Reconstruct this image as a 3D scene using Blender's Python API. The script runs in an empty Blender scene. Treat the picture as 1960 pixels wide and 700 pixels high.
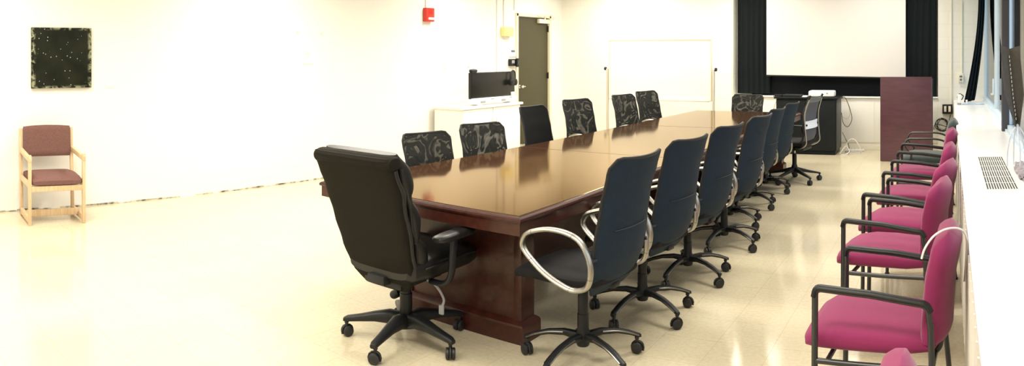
import bpy, bmesh, math, random
from mathutils import Vector, Matrix, noise
sc = bpy.context.scene
COL = sc.collection
PI = math.pi
R = math.radians
random.seed(5)

# ------------------------------------------------------------------ materials
def nodes_of(m):
    m.use_nodes = True
    nt = m.node_tree
    return nt, nt.nodes, nt.links, nt.nodes.get('Principled BSDF')

def mat(name, col, rough=0.5, metal=0.0, spec=0.5, var=0.0, scale=20.0, bump=0.0, bscale=200.0, coat=0.0, sheen=0.0, stretch=None, coat_rough=0.05):
    m = bpy.data.materials.new(name)
    nt, N, L, p = nodes_of(m)
    p.inputs['Base Color'].default_value = (*col, 1)
    p.inputs['Roughness'].default_value = rough
    p.inputs['Metallic'].default_value = metal
    p.inputs['Specular IOR Level'].default_value = spec
    if coat:
        p.inputs['Coat Weight'].default_value = coat
        p.inputs['Coat Roughness'].default_value = coat_rough
    if sheen:
        p.inputs['Sheen Weight'].default_value = sheen
        p.inputs['Sheen Roughness'].default_value = 0.4
    if var or bump:
        tc = N.new('ShaderNodeTexCoord')
        mp = N.new('ShaderNodeMapping')
        if stretch: mp.inputs['Scale'].default_value = stretch
        L.new(tc.outputs['Object'], mp.inputs['Vector'])
    if var:
        nz = N.new('ShaderNodeTexNoise'); nz.inputs['Scale'].default_value = scale; nz.inputs['Detail'].default_value = 4
        L.new(mp.outputs[0], nz.inputs['Vector'])
        mx = N.new('ShaderNodeMix'); mx.data_type = 'RGBA'
        mx.inputs['A'].default_value = (*[max(0, c * (1 - var)) for c in col], 1)
        mx.inputs['B'].default_value = (*[min(1, c * (1 + var)) for c in col], 1)
        L.new(nz.outputs['Fac'], mx.inputs['Factor']); L.new(mx.outputs['Result'], p.inputs['Base Color'])
    if bump:
        nb = N.new('ShaderNodeTexNoise'); nb.inputs['Scale'].default_value = bscale; nb.inputs['Detail'].default_value = 2
        L.new(mp.outputs[0], nb.inputs['Vector'])
        b = N.new('ShaderNodeBump'); b.inputs['Strength'].default_value = bump; b.inputs['Distance'].default_value = 0.002
        L.new(nb.outputs['Fac'], b.inputs['Height']); L.new(b.outputs[0], p.inputs['Normal'])
    return m

def block_wall(name, col, joint, rot):
    """painted concrete block: colour barely changes at the joints, bump does the rest"""
    m = bpy.data.materials.new(name)
    nt, N, L, p = nodes_of(m)
    tc = N.new('ShaderNodeTexCoord'); mp = N.new('ShaderNodeMapping')
    mp.inputs['Rotation'].default_value = rot
    L.new(tc.outputs['Object'], mp.inputs['Vector'])
    bt = N.new('ShaderNodeTexBrick')
    bt.inputs['Scale'].default_value = 1.0; bt.inputs['Brick Width'].default_value = 0.4; bt.inputs['Row Height'].default_value = 0.2
    bt.inputs['Mortar Size'].default_value = 0.004; bt.inputs['Mortar Smooth'].default_value = 0.4
    bt.inputs['Color1'].default_value = (*col, 1); bt.inputs['Color2'].default_value = (*[c * .985 for c in col], 1)
    bt.inputs['Mortar'].default_value = (*joint, 1)
    L.new(mp.outputs[0], bt.inputs['Vector']); L.new(bt.outputs['Color'], p.inputs['Base Color'])
    b = N.new('ShaderNodeBump'); b.inputs['Strength'].default_value = 0.25; b.inputs['Distance'].default_value = 0.004; b.invert = True
    L.new(bt.outputs['Fac'], b.inputs['Height']); L.new(b.outputs[0], p.inputs['Normal'])
    p.inputs['Roughness'].default_value = 0.6
    return m

def floor_mat():
    m = bpy.data.materials.new('vinyl_tile')
    nt, N, L, p = nodes_of(m)
    tc = N.new('ShaderNodeTexCoord')
    bt = N.new('ShaderNodeTexBrick'); bt.offset = 0.0
    bt.inputs['Scale'].default_value = 1.0; bt.inputs['Brick Width'].default_value = 0.3048; bt.inputs['Row Height'].default_value = 0.3048
    bt.inputs['Mortar Size'].default_value = 0.0012; bt.inputs['Mortar Smooth'].default_value = 0.2
    bt.inputs['Color1'].default_value = (0.60, 0.535, 0.385, 1); bt.inputs['Color2'].default_value = (0.58, 0.515, 0.367, 1)
    bt.inputs['Mortar'].default_value = (0.47, 0.37, 0.23, 1)
    L.new(tc.outputs['Object'], bt.inputs['Vector'])
    nz = N.new('ShaderNodeTexNoise'); nz.inputs['Scale'].default_value = 45; nz.inputs['Detail'].default_value = 5
    L.new(tc.outputs['Object'], nz.inputs['Vector'])
    rp = N.new('ShaderNodeValToRGB')
    rp.color_ramp.elements[0].position = .35; rp.color_ramp.elements[0].color = (.93, .92, .9, 1)
    rp.color_ramp.elements[1].position = .6; rp.color_ramp.elements[1].color = (1.02, 1.02, 1.02, 1)
    L.new(nz.outputs['Fac'], rp.inputs['Fac'])
    mx = N.new('ShaderNodeMix'); mx.data_type = 'RGBA'; mx.blend_type = 'MULTIPLY'; mx.inputs['Factor'].default_value = 1
    L.new(bt.outputs['Color'], mx.inputs['A']); L.new(rp.outputs['Color'], mx.inputs['B'])
    L.new(mx.outputs['Result'], p.inputs['Base Color'])
    n2 = N.new('ShaderNodeTexNoise'); n2.inputs['Scale'].default_value = 2.2; n2.inputs['Detail'].default_value = 4
    L.new(tc.outputs['Object'], n2.inputs['Vector'])
    mr = N.new('ShaderNodeMapRange'); mr.inputs['To Min'].default_value = .085; mr.inputs['To Max'].default_value = .17
    L.new(n2.outputs['Fac'], mr.inputs['Value']); L.new(mr.outputs[0], p.inputs['Roughness'])
    n3 = N.new('ShaderNodeTexNoise'); n3.inputs['Scale'].default_value = 5
    L.new(tc.outputs['Object'], n3.inputs['Vector'])
    b = N.new('ShaderNodeBump'); b.inputs['Strength'].default_value = .06; b.inputs['Distance'].default_value = .004
    L.new(n3.outputs['Fac'], b.inputs['Height']); L.new(b.outputs[0], p.inputs['Normal'])
    p.inputs['Specular IOR Level'].default_value = .5
    p.inputs['IOR'].default_value = 1.55
    return m

def wood_mat(name, dark, light, rough, spec, coat, axis=(1.2, 14, 14), scale=3.0, coat_rough=.04, ior=1.5, tint=None):
    m = bpy.data.materials.new(name)
    nt, N, L, p = nodes_of(m)
    tc = N.new('ShaderNodeTexCoord'); mp = N.new('ShaderNodeMapping'); mp.inputs['Scale'].default_value = axis
    L.new(tc.outputs['Object'], mp.inputs['Vector'])
    nz = N.new('ShaderNodeTexNoise'); nz.inputs['Scale'].default_value = scale; nz.inputs['Detail'].default_value = 6; nz.inputs['Distortion'].default_value = .6
    L.new(mp.outputs[0], nz.inputs['Vector'])
    rp = N.new('ShaderNodeValToRGB')
    rp.color_ramp.elements[0].position = .3; rp.color_ramp.elements[0].color = (*dark, 1)
    rp.color_ramp.elements[1].position = .72; rp.color_ramp.elements[1].color = (*light, 1)
    L.new(nz.outputs['Fac'], rp.inputs['Fac']); L.new(rp.outputs['Color'], p.inputs['Base Color'])
    p.inputs['Roughness'].default_value = rough; p.inputs['Specular IOR Level'].default_value = spec
    p.inputs['IOR'].default_value = ior
    if tint: p.inputs['Specular Tint'].default_value = (*tint, 1)
    if coat:
        p.inputs['Coat Weight'].default_value = coat; p.inputs['Coat Roughness'].default_value = coat_rough
    return m

def lacquer_mat(name, dark, light, axis):
    """dark wood under an amber lacquer: the gloss takes the lacquer's colour"""
    m = wood_mat(name, dark, light, .6, .0, 0, axis=axis)
    nt, N, L, p = nodes_of(m)
    gl = N.new('ShaderNodeBsdfGlossy'); gl.inputs['Roughness'].default_value = .075
    fr = N.new('ShaderNodeFresnel'); fr.inputs['IOR'].default_value = 1.62
    rg = N.new('ShaderNodeMapRange'); rg.inputs['From Min'].default_value = .30; rg.inputs['From Max'].default_value = .78
    cm = N.new('ShaderNodeMix'); cm.data_type = 'RGBA'; cm.inputs['A'].default_value = (1, .77, .47, 1); cm.inputs['B'].default_value = (1, .97, .88, 1)
    L.new(fr.outputs[0], rg.inputs['Value']); L.new(rg.outputs[0], cm.inputs['Factor']); L.new(cm.outputs['Result'], gl.inputs['Color'])
    mx = N.new('ShaderNodeMixShader')
    L.new(fr.outputs[0], mx.inputs[0]); L.new(p.outputs[0], mx.inputs[1]); L.new(gl.outputs[0], mx.inputs[2])
    L.new(mx.outputs[0], N['Material Output'].inputs['Surface'])
    return m

def net_mat():
    """open mesh cloth of a chair back: two layers whose holes line up in wavy patches"""
    m = bpy.data.materials.new('open_net')
    nt, N, L, p = nodes_of(m)
    p.inputs['Base Color'].default_value = (.014, .015, .013, 1); p.inputs['Roughness'].default_value = .75; p.inputs['Specular IOR Level'].default_value = .2
    tc = N.new('ShaderNodeTexCoord'); oi = N.new('ShaderNodeObjectInfo')
    ml = N.new('ShaderNodeMath'); ml.operation = 'MULTIPLY'; ml.inputs[1].default_value = 13.0
    L.new(oi.outputs['Random'], ml.inputs[0])
    ad = N.new('ShaderNodeVectorMath'); ad.operation = 'ADD'
    L.new(tc.outputs['Object'], ad.inputs[0]); L.new(ml.outputs[0], ad.inputs[1])
    nz = N.new('ShaderNodeTexNoise'); nz.inputs['Scale'].default_value = 4.6; nz.inputs['Detail'].default_value = 2.0; nz.inputs['Distortion'].default_value = 1.8
    L.new(ad.outputs[0], nz.inputs['Vector'])
    k = N.new('ShaderNodeMath'); k.operation = 'MULTIPLY'; k.inputs[1].default_value = 30.0
    L.new(nz.outputs['Fac'], k.inputs[0])
    sn = N.new('ShaderNodeMath'); sn.operation = 'SINE'; L.new(k.outputs[0], sn.inputs[0])
    mr = N.new('ShaderNodeMapRange'); mr.inputs['From Min'].default_value = -.2; mr.inputs['From Max'].default_value = 1
    mr.inputs['To Min'].default_value = .01; mr.inputs['To Max'].default_value = .36
    L.new(sn.outputs[0], mr.inputs['Value'])
    tr = N.new('ShaderNodeBsdfTransparent'); mx = N.new('ShaderNodeMixShader')
    L.new(mr.outputs[0], mx.inputs[0]); L.new(p.outputs[0], mx.inputs[1]); L.new(tr.outputs[0], mx.inputs[2])
    L.new(mx.outputs[0], N['Material Output'].inputs['Surface'])
    return m

def glass_mat(name, col=(1, 1, 1)):
    m = bpy.data.materials.new(name)
    nt, N, L, p = nodes_of(m)
    tr = N.new('ShaderNodeBsdfTransparent'); tr.inputs['Color'].default_value = (*col, 1)
    gl = N.new('ShaderNodeBsdfGlossy'); gl.inputs['Roughness'].default_value = .02
    fr = N.new('ShaderNodeFresnel'); fr.inputs['IOR'].default_value = 1.35
    mx = N.new('ShaderNodeMixShader')
    L.new(fr.outputs[0], mx.inputs[0]); L.new(tr.outputs[0], mx.inputs[1]); L.new(gl.outputs[0], mx.inputs[2])
    L.new(mx.outputs[0], N['Material Output'].inputs['Surface'])
    return m

def painting_mat():
    """near-black board, scraped pale edges, scattered pale specks"""
    m = bpy.data.materials.new('dark_board')
    nt, N, L, p = nodes_of(m)
    tc = N.new('ShaderNodeTexCoord')
    nz = N.new('ShaderNodeTexNoise'); nz.inputs['Scale'].default_value = 6; nz.inputs['Detail'].default_value = 6
    L.new(tc.outputs['Object'], nz.inputs['Vector'])
    r1 = N.new('ShaderNodeValToRGB')
    r1.color_ramp.elements[0].position = .35; r1.color_ramp.elements[0].color = (.008, .010, .006, 1)
    r1.color_ramp.elements[1].position = .75; r1.color_ramp.elements[1].color = (.018, .020, .011, 1)
    L.new(nz.outputs['Fac'], r1.inputs['Fac'])
    vo = N.new('ShaderNodeTexVoronoi'); vo.inputs['Scale'].default_value = 26; vo.inputs['Randomness'].default_value = 1
    L.new(tc.outputs['Object'], vo.inputs['Vector'])
    lt = N.new('ShaderNodeMath'); lt.operation = 'LESS_THAN'; lt.inputs[1].default_value = .12
    L.new(vo.outputs['Distance'], lt.inputs[0])
    n4 = N.new('ShaderNodeTexNoise'); n4.inputs['Scale'].default_value = 7
    L.new(tc.outputs['Object'], n4.inputs['Vector'])
    g4 = N.new('ShaderNodeMath'); g4.operation = 'GREATER_THAN'; g4.inputs[1].default_value = .46
    L.new(n4.outputs['Fac'], g4.inputs[0])
    m4 = N.new('ShaderNodeMath'); m4.operation = 'MULTIPLY'; L.new(lt.outputs[0], m4.inputs[0]); L.new(g4.outputs[0], m4.inputs[1])
    mx = N.new('ShaderNodeMix'); mx.data_type = 'RGBA'; mx.inputs['B'].default_value = (.5, .5, .42, 1)
    L.new(m4.outputs[0], mx.inputs['Factor']); L.new(r1.outputs['Color'], mx.inputs['A'])
    # worn border: distance to the edge from object coordinates (half size .31)
    sp = N.new('ShaderNodeSeparateXYZ'); L.new(tc.outputs['Object'], sp.inputs[0])
    ay = N.new('ShaderNodeMath'); ay.operation = 'ABSOLUTE'; L.new(sp.outputs['Y'], ay.inputs[0])
    az = N.new('ShaderNodeMath'); az.operation = 'ABSOLUTE'; L.new(sp.outputs['Z'], az.inputs[0])
    mxx = N.new('ShaderNodeMath'); mxx.operation = 'MAXIMUM'; L.new(ay.outputs[0], mxx.inputs[0]); L.new(az.outputs[0], mxx.inputs[1])
    mr = N.new('ShaderNodeMapRange'); mr.inputs['From Min'].default_value = .27; mr.inputs['From Max'].default_value = .295
    L.new(mxx.outputs[0], mr.inputs['Value'])
    n5 = N.new('ShaderNodeTexNoise'); n5.inputs['Scale'].default_value = 16; n5.inputs['Detail'].default_value = 5; n5.inputs['Distortion'].default_value = 1
    L.new(tc.outputs['Object'], n5.inputs['Vector'])
    r5 = N.new('ShaderNodeValToRGB'); r5.color_ramp.elements[0].position = .46; r5.color_ramp.elements[1].position = .62
    L.new(n5.outputs['Fac'], r5.inputs['Fac'])
    m5 = N.new('ShaderNodeMath'); m5.operation = 'MULTIPLY'; L.new(mr.outputs[0], m5.inputs[0]); L.new(r5.outputs['Color'], m5.inputs[1])
    m6 = N.new('ShaderNodeMix'); m6.data_type = 'RGBA'; m6.inputs['B'].default_value = (.30, .31, .2, 1)
    L.new(m5.outputs[0], m6.inputs['Factor']); L.new(mx.outputs['Result'], m6.inputs['A'])
    L.new(m6.outputs['Result'], p.inputs['Base Color'])
    p.inputs['Roughness'].default_value = .6; p.inputs['Specular IOR Level'].default_value = .12
    return m

def chipped_mat():
    m = bpy.data.materials.new('chipped_wall_foot')
    nt, N, L, p = nodes_of(m)
    tc = N.new('ShaderNodeTexCoord')
    nz = N.new('ShaderNodeTexNoise'); nz.inputs['Scale'].default_value = 9; nz.inputs['Detail'].default_value = 5
    L.new(tc.outputs['Object'], nz.inputs['Vector'])
    r1 = N.new('ShaderNodeValToRGB')
    r1.color_ramp.elements[0].position = .40; r1.color_ramp.elements[0].color = (.10, .10, .08, 1)
    r1.color_ramp.elements[1].position = .56; r1.color_ramp.elements[1].color = (.62, .56, .42, 1)
    L.new(nz.outputs['Fac'], r1.inputs['Fac']); L.new(r1.outputs['Color'], p.inputs['Base Color'])
    p.inputs['Roughness'].default_value = .8
    return m

M = {}
M['floor'] = floor_mat()
M['wall'] = block_wall('painted_block_left', (.86, .84, .78), (.845, .825, .762), (R(90), 0, R(90)))
M['wallb'] = block_wall('painted_block_far', (.84, .82, .75), (.77, .745, .67), (R(90), 0, 0))
M['ceiling'] = mat('ceiling_paint', (.70, .69, .65), .8)
M['white'] = mat('white_enamel', (.86, .86, .84), .35)
M['sill'] = mat('white_laminate', (.88, .88, .88), .3)
M['panel'] = mat('heater_panel', (.74, .72, .67), .45, var=.05, scale=8)
M['ledge'] = mat('ledge_paint', (.82, .80, .74), .5)
M['cream'] = mat('cream_paint', (.80, .74, .55), .45)
M['yellow'] = mat('yellow_plastic', (.80, .70, .30), .4)
M['red'] = mat('red_plastic', (.62, .035, .02), .35)
M['lens'] = mat('clear_strobe', (.85, .84, .8), .15)
M['door'] = mat('olive_door', (.047, .041, .015), .45, var=.12, scale=60)
M['chrome'] = mat('chrome', (.72, .73, .74), .18, 1.0)
M['silver'] = mat('brushed_silver', (.40, .39, .355), .36, 1.0)
M['darkalu'] = mat('dark_polished_edge', (.20, .19, .17), .3, 1.0)
M['mahog_top'] = lacquer_mat('mahogany_top', (.034, .014, .008), (.060, .026, .014), axis=(14, 1.2, 14))
M['mahog'] = wood_mat('mahogany', (.030, .0075, .005), (.058, .0145, .009), .3, .35, .12, axis=(10, 1.5, 10))
M['lectern'] = wood_mat('cherry_laminate', (.078, .030, .042), (.108, .042, .058), .30, .5, 0, axis=(1.5, 10, 10))
M['oak'] = wood_mat('light_oak', (.56, .39, .22), (.70, .52, .32), .4, .4, .1, axis=(12, 12, 1.5), scale=4)
M['brownfab'] = mat('brown_tweed', (.165, .085, .072), .9, var=.35, scale=90, bump=.5, bscale=300, spec=.2)
M['maroon'] = mat('maroon_fabric', (.24, .026, .098), .85, var=.08, scale=120, bump=.3, bscale=500, spec=.2, sheen=.25)
M['teal'] = mat('grey_green_fabric', (.05, .068, .066), .85, var=.15, scale=120, bump=.3, bscale=500, spec=.2, sheen=.3)
M['black'] = mat('black_plastic', (.009, .010, .011), .45, spec=.35)
M['blackm'] = mat('black_metal', (.018, .020, .022), .3, 0, .6)
M['knit'] = mat('black_knit_daylight_blue', (.010, .0215, .036), .7, spec=.2, bump=.35, bscale=420)  # black cloth; the blue of the window daylight is put into its colour
M['net'] = net_mat()
M['darkback'] = mat('solid_black_back', (.007, .0072, .0074), .75, spec=.15, bump=.3, bscale=420)
M['seatfab'] = mat('black_seat_fabric', (.008, .008, .009), .75, spec=.2, bump=.3, bscale=400)
M['leather'] = mat('black_leather', (.009, .009, .0085), .38, var=.15, scale=30, bump=.25, bscale=90, spec=.4)
M['shell'] = mat('black_upholstered_back', (.011, .0098, .007), .75, var=.10, scale=40, spec=.12)
M['rubber'] = mat('caster_rubber', (.012, .012, .013), .5)
M['blackcloth'] = mat('black_drape', (.010, .013, .014), .9, spec=.1)
M['blackpanel'] = mat('black_board', (.009, .011, .013), .8, spec=.1)
M['screen'] = mat('screen_fabric', (.70, .672, .645), .9, spec=.1)
M['wbsurf'] = mat('whiteboard_surface', (.88, .88, .86), .2)
M['alu'] = mat('satin_aluminium', (.62, .59, .52), .4, .7)
M['wbframe'] = mat('whiteboard_frame', (.72, .66, .52), .45)
M['bcab'] = mat('black_laminate', (.006, .009, .011), .45, spec=.25)
M['bcabside'] = mat('black_laminate_side', (.020, .025, .028), .4, spec=.4)
M['glass'] = glass_mat('window_glass')
M['glassblue'] = glass_mat('sky_reflection_glass', (.70, .86, .96))  # slanting sky reflection is put into the blue of this pane
M['winframe'] = mat('window_metal', (.58, .70, .80), .4, .1)
M['darkpost'] = mat('dark_mullion', (.045, .045, .058), .5)
M['display'] = mat('display_glass', (.010, .010, .009), .25, spec=.3)
M['cable'] = mat('black_cable', (.02, .02, .02), .5)
M['whitecable'] = mat('white_cable', (.80, .78, .74), .45)
M['beigecable'] = mat('beige_cable', (.62, .50, .30), .5)
M['lilac'] = mat('lumbar_band', (.66, .70, .80), .5)
M['greymesh'] = mat('grey_band', (.12, .14, .15), .6)
M['screenmesh'] = mat('task_back_net', (.055, .062, .085), .6, bump=.3, bscale=500)
M['paper'] = mat('paper', (.86, .84, .77), .8)
M['straw'] = mat('straw_tape', (.78, .70, .48), .8)
M['sculpt'] = mat('dark_bark_card', (.070, .062, .052), .7, var=.3, scale=30, bump=.4, bscale=60)
M['moss'] = mat('mossy_fluff', (.30, .27, .30), .95, var=.95, scale=32, bump=1, bscale=120)
M['steelgrille'] = mat('vent_white', (.78, .78, .75), .4)
M['ventdark'] = mat('vent_shadow_gap', (.05, .05, .045), .8)
M['paint_board'] = painting_mat()
M['chip'] = chipped_mat()
M['ivory'] = mat('ivory_plastic', (.78, .74, .62), .4)
M['grey'] = mat('grey_plastic', (.30, .31, .32), .5)
M['blueplastic'] = mat('blue_plastic', (.25, .5, .75), .4)
M['stitch'] = mat('white_stitch', (.8, .78, .74), .7)

# ------------------------------------------------------------------ mesh builder
class MB:
    def __init__(self): self.v = []; self.f = []
    def add(self, vs, fs):
        o = len(self.v); self.v += [tuple(p) for p in vs]; self.f += [tuple(i + o for i in f) for f in fs]
        return self
    def box(self, c, s, bev=0.0, rot=None, seg=2):
        b = bmesh.new(); bmesh.ops.create_cube(b, size=1.0)
        for p in b.verts: p.co = Vector((p.co.x * s[0], p.co.y * s[1], p.co.z * s[2]))
        if bev > 0:
            bmesh.ops.bevel(b, geom=b.edges[:], offset=min(bev, min(s) * .49), segments=seg, affect='EDGES', profile=.6)
        b.verts.index_update()
        mt = Matrix.Translation(c) @ (rot.to_4x4() if rot is not None else Matrix.Identity(4))
        self.add([mt @ p.co for p in b.verts], [[q.index for q in f.verts] for f in b.faces]); b.free()
        return self
    def rings(self, rs, closed=False, cap=True):
        n = len(rs[0]); vs = [p for r in rs for p in r]; fs = []
        m = len(rs)
        for i in range(m if closed else m - 1):
            a, b = i * n, ((i + 1) % m) * n
            for k in range(n):
                k2 = (k + 1) % n
                fs.append((a + k, a + k2, b + k2, b + k))
        if cap and not closed:
            fs.append(tuple(range(n - 1, -1, -1))); fs.append(tuple((m - 1) * n + k for k in range(n)))
        return self.add(vs, fs)
    def tube(self, path, r, n=10, closed=False, ref=None, ry=None, cap=True):
        P = [Vector(p) for p in path]; m = len(P); rs = []
        rr = r if isinstance(r, (list, tuple)) else [r] * m
        prev = None
        for i in range(m):
            if closed: t = P[(i + 1) % m] - P[i - 1]
            else: t = P[min(i + 1, m - 1)] - P[max(i - 1, 0)]
            t.normalize()
            if ref is not None:
                a = Vector(ref); a = (a - t * a.dot(t)).normalized()
            elif prev is None:
                a = t.orthogonal().normalized()
            else:
                a = (prev - t * prev.dot(t)).normalized()
            prev = a; b = t.cross(a)
            k2 = (ry / r) if (ry and not isinstance(r, (list, tuple))) else 1.0
            rs.append([P[i] + a * (math.cos(2 * PI * k / n) * rr[i]) + b * (math.sin(2 * PI * k / n) * rr[i] * k2) for k in range(n)])
        return self.rings(rs, closed, cap)
    def lathe(self, prof, n=20, mt=None):
        mt = mt or Matrix.Identity(4)
        rs = [[mt @ Vector((max(r, 1e-4) * math.cos(2 * PI * k / n), max(r, 1e-4) * math.sin(2 * PI * k / n), z)) for k in range(n)] for r, z in prof]
        return self.rings(rs)
    def prism(self, poly, z0, z1):
        n = len(poly)
        vs = [(x, y, z0) for x, y in poly] + [(x, y, z1) for x, y in poly]
        fs = [tuple(range(n - 1, -1, -1)), tuple(range(n, 2 * n))] + [(k, (k + 1) % n, n + (k + 1) % n, n + k) for k in range(n)]
        return self.add(vs, fs)
    def sheet(self, grid, th):
        """closed thin slab from a grid of points; th = thickness along the local normal"""
        h, w = len(grid), len(grid[0])
        G = [[Vector(p) for p in row] for row in grid]
        F, B = [], []
        for i in range(h):
            for j in range(w):
                du = G[i][min(j + 1, w - 1)] - G[i][max(j - 1, 0)]
                dv = G[min(i + 1, h - 1)][j] - G[max(i - 1, 0)][j]
                nn = du.cross(dv)
                nn = nn.normalized() if nn.length > 1e-9 else Vector((0, 0, 1))
                F.append(G[i][j] + nn * th / 2); B.append(G[i][j] - nn * th / 2)
        fs = []; o = h * w
        for i in range(h - 1):
            for j in range(w - 1):
                a, b, c, d = i * w + j, i * w + j + 1, (i + 1) * w + j + 1, (i + 1) * w + j
                fs.append((a, b, c, d)); fs.append((o + d, o + c, o + b, o + a))
        rim = [j for j in range(w)] + [i * w + w - 1 for i in range(1, h)] + [(h - 1) * w + j for j in range(w - 2, -1, -1)] + [i * w for i in range(h - 2, 0, -1)]
        for k in range(len(rim)):
            a, b = rim[k], rim[(k + 1) % len(rim)]
            fs.append((b, a, o + a, o + b))
        return self.add(F + B, fs)
    def build(self, name, m, parent=None, angle=38, loc=None):
        me = bpy.data.meshes.new(name)
        me.from_pydata(self.v, [], self.f); me.validate()
        b = bmesh.new(); b.from_mesh(me)
        bmesh.ops.recalc_face_normals(b, faces=b.faces[:]); b.to_mesh(me); b.free()
        for p in me.polygons: p.use_smooth = True
        me.set_sharp_from_angle(angle=R(angle))
        me.materials.append(m)
        o = bpy.data.objects.new(name, me); COL.objects.link(o)
        if parent is not None: o.parent = parent
        if loc is not None: o.location = loc
        return o

def rrect(w, h, r, n=5):
    """rounded rectangle outline, centred"""
    r = min(r, w / 2 * .999, h / 2 * .999); out = []
    for cx, cy, a0 in ((w / 2 - r, h / 2 - r, 0), (-w / 2 + r, h / 2 - r, 90), (-w / 2 + r, -h / 2 + r, 180), (w / 2 - r, -h / 2 + r, 270)):
        for k in range(n + 1):
            a = R(a0 + 90 * k / n); out.append((cx + r * math.cos(a), cy + r * math.sin(a)))
    return out

def superring(c, ax, ay, a, b, e=3.0, n=28):
    """superellipse ring around c in the plane of unit vectors ax, ay"""
    c, ax, ay = Vector(c), Vector(ax), Vector(ay); out = []
    for k in range(n):
        t = 2 * PI * k / n; ct, st = math.cos(t), math.sin(t)
        out.append(c + ax * (a * math.copysign(abs(ct) ** (2 / e), ct)) + ay * (b * math.copysign(abs(st) ** (2 / e), st)))
    return out

def spline(pts, n=8, closed=False):
    """Catmull-Rom through the points"""
    P = [Vector(p) for p in pts]; m = len(P); out = []
    for i in range(m if closed else m - 1):
        if closed: p0, p1, p2, p3 = P[i - 1], P[i], P[(i + 1) % m], P[(i + 2) % m]
        else: p0, p1, p2, p3 = P[max(i - 1, 0)], P[i], P[i + 1], P[min(i + 2, m - 1)]
        for k in range(n):
            t = k / n
            out.append(.5 * ((2 * p1) + (p2 - p0) * t + (2 * p0 - 5 * p1 + 4 * p2 - p3) * t * t + (3 * p1 - p0 - 3 * p2 + p3) * t ** 3))
    if not closed: out.append(P[-1])
    return out

def fillet(pts, r, n=5):
    """polyline with its inner corners rounded"""
    P = [Vector(p) for p in pts]; out = [P[0]]
    for i in range(1, len(P) - 1):
        a, b = P[i - 1] - P[i], P[i + 1] - P[i]
        d = min(r, a.length * .48, b.length * .48)
        p1, p2 = P[i] + a.normalized() * d, P[i] + b.normalized() * d
        for k in range(n + 1):
            t = k / n; out.append(p1 * (1 - t) ** 2 + P[i] * 2 * t * (1 - t) + p2 * t * t)
    out.append(P[-1]); return out

def interp(tab, x):
    if x <= tab[0][0]: return tab[0][1]
    for (a, b), (c, d) in zip(tab, tab[1:]):
        if x <= c:
            t = (x - a) / (c - a); t = t * t * (3 - 2 * t) * .5 + t * .5
            return b + (d - b) * t
    return tab[-1][1]

# ------------------------------------------------------------------ things
def tag(o, label, cat, group=None):
    o['label'] = label; o['category'] = cat
    if group: o['group'] = group
    return o
def thing(name, label, cat, loc=(0, 0, 0), rz=0.0, group=None):
    o = bpy.data.objects.new(name, None); COL.objects.link(o)
    o.location = loc; o.rotation_euler = (0, 0, rz)
    return tag(o, label, cat, group)
def struct(o):
    o['kind'] = 'structure'; return o
CH = {}
def kids(o): return [c for c in bpy.data.objects if c.parent == o]
def copy_tree(o, parent=None):
    c = o.copy(); COL.objects.link(c); c.parent = parent
    for ch in kids(o): copy_tree(ch, c)
    return c
def place(proto, used, loc, rz, label, group=None, dz=0.0, fixed=('leg', 'column')):
    o = proto if not used.get(proto.name) else copy_tree(proto)
    used[proto.name] = True
    o.location = loc; o.rotation_euler = (0, 0, rz); o['label'] = label
    if group: o['group'] = group
    for ch in kids(o):
        if ch.name.split('.')[0] not in fixed: ch.location = (0, 0, dz)
        elif ch.name.split('.')[0] == 'column':
            ch.location = (0, 0, 0); 
            for s in kids(ch): s.location = (0, 0, dz)
    return o
USED = {}

# ------------------------------------------------------------------ the room
XL, XR, YN, YF, ZC = -6.774, .565, -4.2, 11.37, 3.05
struct(MB().box(((XL + .7) / 2, (YN + YF + .4) / 2, -.06), (.7 - XL + .4, YF + .4 - YN + .4, .12)).build('floor', M['floor']))
struct(MB().box(((XL + .7) / 2, (YN + YF + .4) / 2, ZC + .06), (.7 - XL + .4, YF + .4 - YN + .4, .12)).build('ceiling', M['ceiling']))
# left wall with the door opening
DY0, DY1, DZ = 9.894, 10.884, 2.16
w = MB()
w.box((XL - .09, (YN + DY0) / 2, ZC / 2), (.18, DY0 - YN, ZC))
w.box((XL - .09, (DY1 + YF + .2) / 2, ZC / 2), (.18, YF + .2 - DY1, ZC))
w.box((XL - .09, (DY0 + DY1) / 2, (DZ + ZC) / 2), (.18, DY1 - DY0, ZC - DZ))
struct(w.build('wall_left', M['wall']))
# far wall: flush part, niche for the blacked-out window, right part
NX0, NX1, NB = -3.508, -.165, .20
w = MB()
w.box(((XL + NX0) / 2, YF + .14, ZC / 2), (NX0 - XL, .28, ZC))
w.box(((NX1 + .8) / 2, YF + .14, ZC / 2), (.8 - NX1, .28, ZC))
w.box(((NX0 + NX1) / 2, YF + NB + .04, ZC / 2), (NX1 - NX0, .08, ZC))
struct(w.build('wall_far', M['wallb']))
w = MB().box(((NX0 + NX1) / 2, YF + NB / 2, .475), (NX1 - NX0, NB, .71), .004)
struct(w.build('trim_1', M['ledge']))                                  # panelled apron below the niche
t = MB()
for x in (-2.72, -1.92, -1.18, -.43): t.box((x, YF - .001, .47), (.008, .006, .70))
struct(t.build('trim_2', M['cream']))
struct(MB().box(((NX0 + NX1) / 2, YF + NB / 2 - .012, .838), (NX1 - NX0, NB + .03, .02), .004).build('trim_3', M['white']))
b = MB().box(((NX0 + NX1) / 2, YF + .05, .06), (NX1 - NX0, .08, .12), .003)
struct(b.build('baseboard_far', M['ivory']))
struct(MB().box((NX0 - .012, YF - .008, 1.95), (.03, .02, 2.2), .006).build('trim_4', M['ivory']))
struct(MB().box(((XL + .7) / 2, YN - .09, ZC / 2), (.7 - XL + .4, .18, ZC)).build('wall_near', M['wallb']))
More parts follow.
